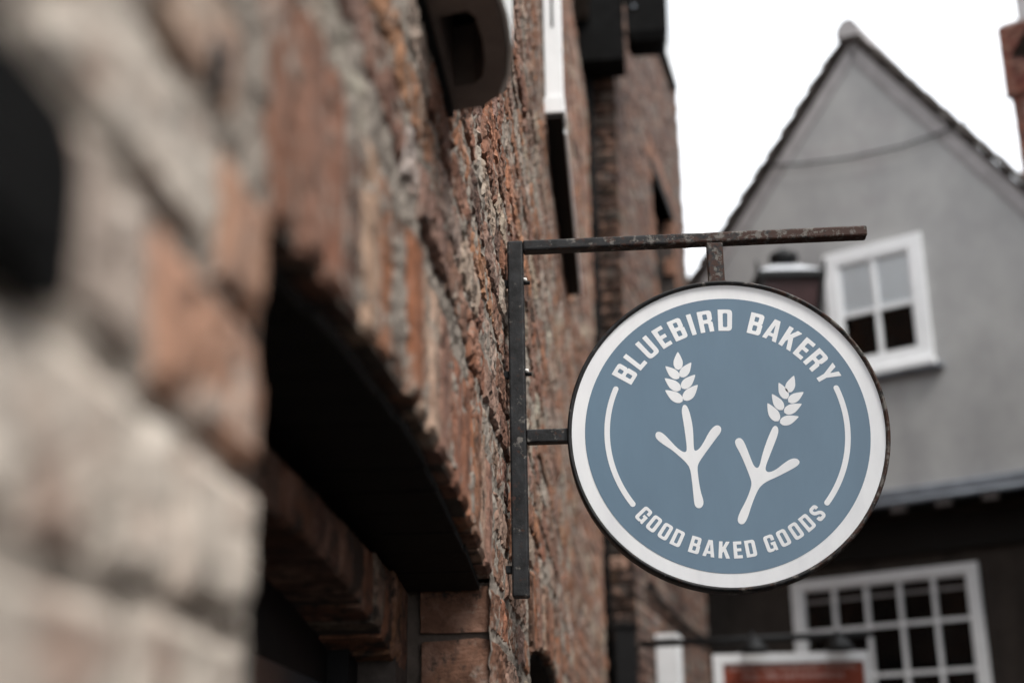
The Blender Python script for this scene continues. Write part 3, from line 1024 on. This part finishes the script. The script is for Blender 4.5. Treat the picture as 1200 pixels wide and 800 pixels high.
# local frame: X out of the lane side, Y up the lane
L2e, Z2 = 4.15, 11.5
B2c = bmesh.new()
plate(B2c, [[(-0.30, -0.0385), (-0.30, L2e), (-5.5, L2e), (-5.5, -0.95)]], lambda u, v, d: Vector((u, v, d)), 0.0, Z2)
obj('wall_core', B2c, M['mortar_dark'], B2)
W2 = (1.85, 3.15, 5.7, 7.15)
bm = bmesh.new()
plate(bm, [rect(0.012, L2e - 0.002, 0.0, Z2 - 0.002), rect(*W2)], lambda u, v, d: Vector((d, u, v)), -0.2995, -0.012)
obj('side_mortar', bm, M['mortar_dark'], B2)
fm = Mass()
for k in range(0, 112):
    zc = 0.3 + k * PITCH
    y = 0.004 if k % 2 else -0.0
    while y < L2e - 0.04:
        hd = rng.random() < 0.4
        L = min((0.118 if hd else 0.248) * rng.uniform(0.95, 1.05), L2e - y)
        yc = y + L / 2
        y += L + 0.014
        if W2[0] < yc < W2[1] and W2[2] < zc < W2[3]:
            continue
        kd = 'LH' if L < 0.17 else 'LS'
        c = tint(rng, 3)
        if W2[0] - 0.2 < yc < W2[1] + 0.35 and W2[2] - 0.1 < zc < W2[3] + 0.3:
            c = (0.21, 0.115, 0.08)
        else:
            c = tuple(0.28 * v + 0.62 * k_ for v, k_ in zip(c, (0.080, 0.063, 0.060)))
        fm.add(BASE[kd][1][rng.randrange(6)], Matrix.Translation((rng.gauss(0, 0.004), yc, zc)) @ Matrix.Diagonal((1, L / BASE[kd][0], 1, 1)), c)
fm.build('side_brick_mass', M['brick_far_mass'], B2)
# end wall: single bricks facing down the lane (world -Y)
inv = Matrix.Rotation(A10, 4, 'Z') @ Matrix.Translation((-0.335, -10.0, 0.0))
for k in range(15, 85):
    zc = 0.3 + k * PITCH
    segs = [(0.098, 0.210), (0.222, 0.333)] if k % 2 else [(0.098, 0.150), (0.162, 0.275), (0.287, 0.333)]
    for a, b in segs:
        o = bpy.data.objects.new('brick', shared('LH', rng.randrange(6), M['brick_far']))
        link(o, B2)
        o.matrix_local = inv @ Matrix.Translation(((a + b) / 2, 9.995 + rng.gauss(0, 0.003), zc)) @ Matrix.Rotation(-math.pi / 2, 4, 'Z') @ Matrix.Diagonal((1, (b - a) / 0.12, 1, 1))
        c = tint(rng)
        o.color = (c[0] * 0.14, c[1] * 0.15, c[2] * 0.16, 1)  # end wall's shade put into each brick's tint
        if k in (30, 34) and a < 0.25:
            o.color = (0.42, 0.28, 0.22, 1)  # these few bricks coloured bright as if lit
# window in the side, and a white projecting one above
w2 = boxobj('window', M['black_paint'], B2, -0.26, -0.20, W2[0], W2[1], W2[2], W2[3])
boxobj('pane', M['black_matte'], w2, -0.20, -0.195, W2[0] + 0.08, W2[1] - 0.08, W2[2] + 0.08, W2[3] - 0.08)
boxobj('lintel', M['timber'], B2, -0.20, 0.006, W2[0] - 0.05, W2[1] + 0.05, W2[3], W2[3] + 0.10)
w3 = boxobj('window', M['white_paint'], B2, 0.005, 0.062, 2.72, 3.58, 9.001, 10.3)
boxobj('sill', M['white_paint'], w3, 0.005, 0.072, 2.68, 3.62, 8.84, 9.0)
boxobj('sill_underside', M['timber'], w3, 0.005, 0.066, 2.69, 3.61, 8.815, 8.8395)  # dark board carries the sill's own shade in its colour
boxobj('pane', M['slate_glass'], w3, 0.0625, 0.066, 2.82, 3.48, 9.10, 10.2)
bm = bmesh.new()
vs = [bm.verts.new(p) for p in ((0.15, -1.2, Z2 + .002), (0.15, L2e + .1, Z2 + .002), (-5.6, L2e + .1, Z2 + .002), (-5.6, -1.2, Z2 + .002), (-2.7, -1.2, 14), (-2.7, L2e + .1, 14))]
for f in ((0, 1, 5, 4), (1, 2, 5), (2, 3, 4, 5), (3, 0, 4), (0, 3, 2, 1)):
    bm.faces.new([vs[i] for i in f])
obj('roof', bm, M['tile'], B2)

# fixtures on that building
dp = thing('downpipe', 'black rainwater downpipe with a square hopper in the corner of the dark end wall', 'downpipe', (0.12, 9.90, 0.0))
bm = bmesh.new()
tube(bm, [(0, 0, 0.0), (0, 0, 7.06)], 0.040, 12)
obj('pipe', bm, M['black_matte'], dp, True)
bm = bmesh.new()
box(bm, -0.07, 0.30, -0.22, 0.07, 7.05, 7.75, bev=0.01)
box(bm, -0.09, 0.32, -0.24, 0.068, 7.752, 7.80)
obj('hopper', bm, M['black_matte'], dp)
for zz in (2.5, 4.1, 5.7):
    bm = bmesh.new()
    tube(bm, [(0, 0, zz), (0, 0, zz + 0.09)], 0.052, 12)
    obj('collar', bm, M['black_matte'], dp)
mb = thing('meter_box', 'black box with a lipped lid fixed low on the dark end wall behind the sign', 'box', (0.215, 9.89, 2.2))
boxobj('case', M['black_paint'], mb, -0.045, 0.105, -0.07, 0.07, 0.0, 0.585, bev=0.008)
boxobj('lid', M['black_paint'], mb, -0.055, 0.115, -0.085, 0.07, 0.587, 0.615, bev=0.004)
wl = thing('wall_lantern', 'black boxy lantern projecting high from the corner of the tall brick building', 'lantern', (0.60, 9.80, 7.17))
bm = bmesh.new()
lathe(bm, [(0.06, -0.0), (0.17, 0.03), (0.215, 0.10), (0.225, 0.5), (0.24, 0.52), (0.24, 0.56), (0.10, 0.72), (0.03, 0.76)], (0, 0, 0), square=True)
obj('case', bm, M['black_matte'], wl)
bm = bmesh.new()
tube(bm, [(-0.30, 0.16, 0.70), (-0.15, 0.08, 0.82), (0, 0, 0.78)], 0.02, 8)
obj('arm', bm, M['black_iron'], wl)
for p in ((-0.10, -0.17, 0.30), (0.165, -0.165, 0.42)):
    bm = bmesh.new()
    bmesh.ops.create_icosphere(bm, subdivisions=2, radius=0.016, matrix=Matrix.Translation(p))
    obj('bolt', bm, M['lead'], wl, True)
cb = bmesh.new()
pts = []
for i in range(13):
    t = i / 12
    y = 0.35 + 3.8 * t
    pts.append((0.03, y, 3.14 - 0.06 * math.sin(math.pi * t)))
tube(cb, pts, 0.022, 6)
o = obj('cable', cb, M['black_iron'])
o.location = (0.335, 10.0, 0.0); o.rotation_euler = (0, 0, -A10)
tag(o, 'black pipe running along the shaded brick wall below the round sign', 'pipe')
o.name = 'pipe_run'
pl = thing('shopfront_pilaster', 'plain white shopfront post end beside the red sign, low on the far brick wall', 'post', (0.465, 10.7, 0.0), -A10)
boxobj('post', M['white_paint'], pl, 0.0, 0.16, 0.0, 0.25, 0.0, 2.80, bev=0.006)
boxobj('cap', M['white_paint'], pl, -0.002, 0.166, -0.012, 0.262, 2.801, 2.835, bev=0.004)

# ------------------------------------------------------------------ building added across the lane, out of view, to block low sky
OB = thing('brick_building', 'plain brick building added out of view on the right side of the lane to block low sky light', 'building', (3.1, 0.0, 0.0))
OW = [rect(y, y + 0.95, z, z + 1.3) for y in (-0.3, 1.9, 4.1, 6.3) for z in (0.9, 3.6)]
def ob(u, v, d):
    return Vector((d, u, v))
bm = bmesh.new()
plate(bm, [rect(-1.2, 8.6, 0.0, 6.4)] + OW, ob, 0.0, 0.3)
obj('wall', bm, M['opp_brick'], OB)
boxobj('room', M['room'], OB, 0.32, 5.0, -1.1, 8.5, 0.0, 6.35)
bm = bmesh.new()
plate(bm, [rect(0.31, 5.1, 0.0, 6.4)], lambda u, v, d: Vector((u, d, v)), -1.195, -1.11)
obj('end_wall', bm, M['opp_brick'], OB)
for w_ in OW:
    (a, c), (b, d2) = w_[0], w_[2]
    bm = bmesh.new()
    plate(bm, [rect(a + .002, b - .002, c + .002, d2 - .002)] + [rect(a + .07 + i * .42, a + .44 + i * .42, c + .07 + j * .6, c + .62 + j * .6) for i in (0, 1) for j in (0, 1)], ob, 0.08, 0.13)
    f_ = obj('window', bm, M['white_paint'], OB)
    boxobj('pane', M['glass'], f_, 0.10, 0.105, a + .01, b - .01, c + .01, d2 - .01)
    boxobj('sill', M['white_paint'], f_, -0.06, 0.078, a - .05, b + .05, c - .08, c + .0)
bm = bmesh.new()
vs = [bm.verts.new(p) for p in ((-0.1, -1.4, 6.402), (5.2, -1.4, 6.402), (5.2, 8.8, 6.402), (-0.1, 8.8, 6.402), (2.5, -1.4, 8.2), (2.5, 8.8, 8.2))]
for f in ((0, 1, 4), (1, 2, 5, 4), (2, 3, 5), (3, 0, 4, 5), (0, 3, 2, 1)):
    bm.faces.new([vs[i] for i in f])
obj('roof', bm, M['tile'], OB)

# ------------------------------------------------------------------ gabled house closing the view
HA = rad(-32)
HO = Vector((1.216, 14.0, 0.0))
HS = thing('gabled_house', 'grey rendered house with a steep gable and white windows at the end of the lane', 'house', HO, HA)
PK = (1.85, 8.98)
def lroof(s):
    return PK[1] - (PK[0] - s) * 1.148
def rroof(s):
    return PK[1] - (s - PK[0]) * 1.427
SL, SR = -1.0, 4.3
UW = (1.36, 2.31, 5.53, 6.745)          # upper window opening
bm = bmesh.new()
plate(bm, [[(SL, 4.30), (SR, 4.30), (SR, rroof(SR)), PK, (SL, lroof(SL))], rect(*UW)], xz, 0.0, 0.30)
obj('gable_wall', bm, M['render'], HS)
LW = (0.62, 2.36, 2.0, 3.63)            # lower window opening (on the recessed wall)
GD = 0.32
bm = bmesh.new()
plate(bm, [[(SL, 0), (SR, 0), (SR, 4.2), (SL, 4.2)], rect(*LW)], xz, GD, GD + 0.28)
obj('ground_wall', bm, M['dark_wall'], HS)
boxobj('beam', M['timber'], HS, SL, SR, GD - 0.06, GD - 0.003, 3.80, 4.12)
boxobj('soffit', M['timber'], HS, SL, SR, 0.03, GD + 0.2, 4.205, 4.297)
boxobj('lead_ledge', M['lead'], HS, SL, SR, -0.09, 0.02, 4.262, 4.345, bev=0.01)
bm = bmesh.new()
tube(bm, [(SL, -0.06, 4.225), (SR, -0.06, 4.225)], 0.032, 10)
obj('gutter', bm, M['lead'], HS, True)
for s in np.arange(-0.75, 4.3, 0.42):
    boxobj('bracket', M['verge'], HS, s, s + 0.14, -0.02, 0.029, 4.150, 4.20)
# roof slabs and verge
DEP = 6.0
for side in (-1, 1):
    f = lroof if side < 0 else rroof
    e = SL - 0.25 if side < 0 else SR + 0.25
    sl = 1.148 if side < 0 else 1.427
    nv = Vector((side * sl, 0, 1)).normalized()
    bm = bmesh.new()
    a, b = Vector((PK[0], 0, PK[1])), Vector((e, 0, f(e)))
    q = []
    for p, dd in ((a, 0.003), (b, 0.003), (b, 0.05), (a, 0.05)):
        q.append(p + nv * dd)
    vs0 = [bm.verts.new(p + Vector((0, 0.02, 0))) for p in q]
    vs1 = [bm.verts.new(p + Vector((0, DEP, 0))) for p in q]
    bm.faces.new(vs0); bm.faces.new(vs1[::-1])
    for i in range(4):
        bm.faces.new((vs0[i], vs0[(i + 1) % 4], vs1[(i + 1) % 4], vs1[i]))
    rf = obj('roof', bm, M['tile'], HS)
    # mortar band up the verge
    dv = (b - a).normalized()
    dn = -nv
    bm = bmesh.new()
    L = (b - a).length
    q = [a + dv * 0.0, a + dv * L, a + dv * L + dn * 0.13, a + dv * (0.13 * (sl if True else 1) * 0.0 + 0.10) + dn * 0.13]
    plate(bm, [[(p.x, p.z) for p in q]], xz, -0.018, 0.002)
    obj('verge_band', bm, M['verge'], HS)
    # the tiles that show along the verge, each lapping the one below
    n_ = int(L / 0.26)
    tm = None
    for i in range(n_):
        if tm is None:
            bm = bmesh.new()
            box(bm, 0, 0.33, -0.085, 0.30, 0, 0.028)
            tm = bpy.data.meshes.new('roof_tile')
            bm.to_mesh(tm); bm.free()
            tm.materials.append(M['tile'])
        o = link(bpy.data.objects.new('roof_tile', tm), rf)
        p = a + dv * (i * 0.26 + 0.05) + nv * (0.052 + rng.uniform(0, 0.006))
        ang = math.atan2(-dv.z, dv.x) if side > 0 else math.atan2(dv.z, -dv.x)
        if side > 0:
            mrot = Matrix.Rotation(math.atan2(-dv.z, dv.x) - 0.13, 4, 'Y')
        else:
            mrot = Matrix.Rotation(math.pi, 4, 'Z') @ Matrix.Translation((0, -0.215, 0)) @ Matrix.Rotation(math.atan2(-dv.z, -dv.x) - 0.13, 4, 'Y')
        o.matrix_local = Matrix.Translation(p) @ mrot
bm = bmesh.new()
plate(bm, [[(PK[0] - 0.13, PK[1] + 0.03), (PK[0] + 0.13, PK[1] + 0.01), (PK[0] + 0.12, PK[1] + 0.12), (PK[0] + 0.05, PK[1] + 0.22), (PK[0] - 0.05, PK[1] + 0.22), (PK[0] - 0.12, PK[1] + 0.13)]], xz, -0.11, DEP)
obj('ridge_tile', bm, M['verge'], HS)
boxobj('rear_wall', M['render'], HS, SL, SR, DEP - 0.3, DEP - 0.01, 0, lroof(SL))
boxobj('side_wall', M['render'], HS, SL, SL + 0.25, 0.61, DEP - 0.31, 0, lroof(SL) - 0.05)
boxobj('side_wall', M['render'], HS, SR - 0.25, SR, 0.61, DEP - 0.31, 0, rroof(SR) - 0.05)
boxobj('floor', M['timber'], HS, SL + 0.26, SR - 0.26, 0.61, DEP - 0.31, 4.21, 4.29)

# upper sash window: frame proud of the render, blind behind the top sash
u0, u1, v0, v1 = UW
bm = bmesh.new()
plate(bm, [rect(u0 - 0.02, u1 + 0.02, v0 - 0.02, v1 + 0.02), rect(u0 + 0.105, u1 - 0.105, v0 + 0.10, v1 - 0.105)], xz, -0.035, -0.002)
uw = obj('window', bm, M['white_paint'], HS)
bm = bmesh.new()
plate(bm, [rect(u0 + 0.107, u1 - 0.107, v0 + 0.102, v1 - 0.107), rect(u0 + 0.13, (u0 + u1) / 2 - 0.022, v0 + 0.135, 6.085), rect((u0 + u1) / 2 + 0.022, u1 - 0.13, v0 + 0.135, 6.085),
           rect(u0 + 0.13, (u0 + u1) / 2 - 0.022, 6.125, v1 - 0.135), rect((u0 + u1) / 2 + 0.022, u1 - 0.13, 6.125, v1 - 0.135)], xz, -0.022, 0.02)
obj('sash', bm, M['white_paint'], uw)
for a, b in ((u0 + 0.131, (u0 + u1) / 2 - 0.023), ((u0 + u1) / 2 + 0.023, u1 - 0.131)):
    boxobj('pane', M['glass'], uw, a, b, 0.0, 0.004, v0 + 0.136, 6.084)
    boxobj('pane', M['glass'], uw, a, b, 0.0, 0.004, 6.126, v1 - 0.136)
boxobj('blind', M['blind'], uw, u0 + 0.10, u1 - 0.10, 0.021, 0.026, 6.10, v1 - 0.10)
boxobj('sill', M['white_paint'], uw, u0 - 0.05, u1 + 0.05, -0.10, -0.036, v0 - 0.085, v0 - 0.022, bev=0.006)
boxobj('sill_lead', M['lead'], uw, u0 - 0.05, u1 + 0.10, -0.085, -0.002, v0 - 0.115, v0 - 0.087)
boxobj('room', M['room'], uw, u0 - 0.3, u1 + 0.3, 0.5, 0.52, v0 - 0.3, v1 + 0.3)

# lower many-paned window
u0, u1, v0, v1 = LW
bm = bmesh.new()
plate(bm, [rect(u0 - 0.04, u1 + 0.04, v0, v1 + 0.04), rect(u0 + 0.06, u1 - 0.06, v0 + 0.08, v1 - 0.05)], xz, GD - 0.05, GD - 0.002)
lw = obj('window', bm, M['white_paint'], HS)
cols = np.linspace(u0 + 0.062, u1 - 0.062, 6)
rows = [v0 + 0.082, 2.30, 2.745, 3.185, v1 - 0.052]
hl = []
for i in range(5):
    for j in range(4):
        hl.append((cols[i] + 0.018, cols[i + 1] - 0.018, rows[j] + 0.018, rows[j + 1] - 0.018))
bm = bmesh.new()
plate(bm, [rect(cols[0], cols[-1], rows[0], rows[-1])] + [rect(*h) for h in hl], xz, GD - 0.03, GD + 0.01)
obj('glazing_bars', bm, M['white_paint'], lw)
for h in hl:
    boxobj('pane', M['glass'], lw, h[0] + .001, h[1] - .001, GD - 0.012, GD - 0.008, h[2] + .001, h[3] - .001)
boxobj('pane_strip', M['verge'], lw, u0 + 0.05, u1 - 0.05, GD + 0.03, GD + 0.045, 3.455, 3.485)  # thin grey strip behind the upper panes
boxobj('room', M['room'], lw, u0 - 0.3, u1 + 0.3, GD + 0.5, GD + 0.52, v0 - 0.3, v1 + 0.2)
boxobj('sill', M['white_paint'], lw, u0 - 0.06, u1 + 0.06, GD - 0.11, GD - 0.052, v0 - 0.08, v0 - 0.003)

# neighbouring house whose chimney rises behind the gable
NB = thing('terraced_house', 'neighbouring house behind the gable of which only the red brick chimney shows', 'house', HO, HA)
boxobj('wall', M['render'], NB, 4.6, 10.0, 1.2, 6.0, 0, 5.4)
bm = bmesh.new()
vs = [bm.verts.new(p) for p in ((4.5, 1.0, 5.402), (10.1, 1.0, 5.402), (10.1, 6.2, 5.402), (4.5, 6.2, 5.402), (4.5, 3.6, 7.2), (10.1, 3.6, 7.2))]
for f in ((0, 1, 5, 4), (1, 2, 5), (2, 3, 4, 5), (3, 0, 4), (0, 3, 2, 1)):
    bm.faces.new([vs[i] for i in f])
obj('roof', bm, M['tile'], NB)
ch = boxobj('chimney', M['mortar'], NB, 3.08, 3.94, 1.012, 1.78, 3.0, 9.1)
cmass = Mass()
for k in range(0, 22):
    zc = 7.0 + (k + 0.5) * PITCH
    ext = 0.0
    if zc > 8.42:
        ext = 0.042
    for face in range(2):
        ln = 0.90 + 2 * ext if face == 0 else 0.8 + 2 * ext
        y = 0.0 if k % 2 else -0.12
        while y < ln - 0.03:
            a, b = max(y, 0), min(y + 0.248, ln)
            y += 0.262
            if b - a < 0.03:
                continue
            c = rng.choice([(0.10, 0.033, 0.026), (0.13, 0.045, 0.032), (0.075, 0.03, 0.026), (0.115, 0.05, 0.038)])
            if face == 0:      # towards the viewer (-Y)
                m4 = Matrix.Translation((3.065 - ext + (a + b) / 2, 1.0 - ext, zc)) @ Matrix.Rotation(-math.pi / 2, 4, 'Z')
            else:              # towards -X
                m4 = Matrix.Translation((3.065 - ext, 1.0 - ext + (a + b) / 2, zc)) @ Matrix.Rotation(math.pi, 4, 'Z')
            cmass.add(LOW_S[rng.randrange(8)], m4 @ Matrix.Diagonal((1, (b - a) / 0.25, 1, 1)), c)
cmass.build('chimney_brick_mass', M['brick_red'], ch)
boxobj('chimney_cap', M['verge'], ch, 3.05, 4.0, 0.98, 1.80, 9.172, 9.20)
bm = bmesh.new()
box(bm, 3.21, 3.85, 1.08, 1.70, 9.201, 10.4)
obj('chimney_pot', bm, M['verge'], ch)

# overhead cable across the gable to the chimney
bm = bmesh.new()
tube(bm, [(0.72, -0.06, 7.90), (1.2, -0.06, 7.79), (1.74, -0.06, 7.70), (2.26, -0.06, 7.665), (2.60, -0.06, 7.685), (2.86, -0.05, 7.73), (3.12, 0.9, 8.36)], 0.011, 6)
o = obj('overhead_cable', bm, M['black_iron'])
o.location = HO; o.rotation_euler = (0, 0, HA)
tag(o, 'dark cable sagging across the grey gable towards the chimney', 'cable')

# ------------------------------------------------------------------ street lantern on an arm, behind the sign
SLN = thing('street_lantern', 'old black street lantern with a finial peeping over the round sign', 'lantern', (1.660, 11.0, 4.895), rad(4))
def frus(name, mat, prof):
    bm = bmesh.new()
    lathe(bm, [(r * math.sqrt(2), z) for r, z in prof], (0, 0, 0), square=True)
    return obj(name, bm, mat, SLN)
frus('glass_body', M['lantern_glass'], [(0.13, 0.05), (0.235, 0.715)])
frus('top_frame', M['black_iron'], [(0.268, 0.716), (0.275, 0.735), (0.275, 0.775), (0.262, 0.785)])
frus('roof', M['lantern_roof'], [(0.255, 0.786), (0.10, 0.885), (0.09, 0.89)])
frus('base', M['black_iron'], [(0.06, -0.02), (0.15, 0.0), (0.15, 0.049)])
bm = bmesh.new()
lathe(bm, [(0.082, 0.80), (0.085, 0.88), (0.072, 0.93), (0.118, 0.955), (0.122, 0.985), (0.115, 1.01), (0.06, 1.03), (0.045, 1.05), (0.01, 1.075)], (0, 0, 0), 14)
obj('finial', bm, M['black_iron'], SLN, True)
for sx in (-1, 1):
    for sy in (-1, 1):
        bm = bmesh.new()
        tube(bm, [(sx * 0.145, sy * 0.145, 0.03), (sx * 0.252, sy * 0.252, 0.72)], 0.022, 6)
        obj('post', bm, M['black_iron'], SLN)
        bm = bmesh.new()
        tube(bm, [(sx * 0.262, sy * 0.262, 0.78), (sx * 0.275, sy * 0.275, 0.86)], [0.02, 0.006], 6)
        obj('spike', bm, M['black_iron'], SLN)
bm = bmesh.new()
tube(bm, [(0, 0, -0.01), (-0.05, 0, -0.18), (-0.35, 0.0, -0.28), (-1.135, 0.08, -0.28)], 0.025, 8)
tube(bm, [(-1.17, 0.0, -0.75), (-0.75, 0.0, -0.50), (-0.45, 0.0, -0.285)], 0.016, 8)
obj('arm', bm, M['black_iron'], SLN)

# ------------------------------------------------------------------ red shop board hung from a pole
RB = thing('red_shop_sign', 'dark red lettered shop board in a white frame hung from a black pole', 'sign', (0.0, 10.0, 0.0))
bm = bmesh.new()
tube(bm, [(0.338, 0.0, 2.690), (1.93, 0.0, 2.725)], 0.024, 10)
obj('pole', bm, M['black_iron'], RB, True)
bx0, bx1, bz0, bz1 = 0.835, 1.880, 1.85, 2.608
bm = bmesh.new()
plate(bm, [rect(bx0, bx1, bz0, bz1), rect(bx0 + 0.065, bx1 - 0.035, bz0 + 0.06, bz1 - 0.065)], xz, -0.03, 0.03)
obj('frame', bm, M['white_paint'], RB)
brd = boxobj('board', M['red_board'], RB, bx0 + 0.066, bx1 - 0.036, -0.012, 0.012, bz0 + 0.061, bz1 - 0.066)
def text_mesh(t_):
    cu = bpy.data.curves.new('lettering', 'FONT')
    cu.body = t_
    cu.size = 0.058
    cu.extrude = 0.0008
    cu.offset = 0.0012
    cu.resolution_u = 3
    t = bpy.data.objects.new('lettering', cu)
    C.objects.link(t)
    me = bpy.data.meshes.new_from_object(t.evaluated_get(bpy.context.evaluated_depsgraph_get()))
    bpy.data.objects.remove(t)
    me.materials.clear()
    me.materials.append(M['pink_paint'])
    xs = [v.co.x for v in me.vertices]
    return me, min(xs), max(xs)
for line, wid, z in (('Unique and handmade clothing,', 0.86, 2.498), ('toys, gifts and homewares', 0.68, 2.440)):
    ms = [text_mesh(w_) for w_ in line.split()]
    tot = sum(m_[2] - m_[1] for m_ in ms) + 0.02 * (len(ms) - 1)
    k = wid / tot
    x = (bx0 + bx1) / 2 + 0.01 - wid / 2
    for me, lo, hi in ms:
        o = link(bpy.data.objects.new('lettering', me), brd)
        o.location = (x - lo * k, -0.0135, z)
        o.rotation_euler = (math.pi / 2, 0, 0)
        o.scale = (k, 1, 1)
        x += (hi - lo + 0.02) * k
for x in (1.02, 1.70):
    bm = bmesh.new()
    tube(bm, [(x, 0, 2.66), (x, 0, bz1)], 0.009, 6)
    obj('hook', bm, M['black_iron'], RB)
for x in (1.105, 1.675):
    bm = bmesh.new()
    tube(bm, [(x, -0.01, 2.715), (x, -0.10, 2.74), (x, -0.16, 2.68)], 0.012, 6)
    lm = obj('lamp', bm, M['black_iron'], RB)
    bm = bmesh.new()
    lathe(bm, [(0.035, 0.055), (0.045, 0.045), (0.085, 0.0), (0.11, -0.035), (0.10, -0.036), (0.075, -0.004)], (x, -0.165, 2.635), 14)
    obj('shade', bm, M['black_iron'], lm, True)
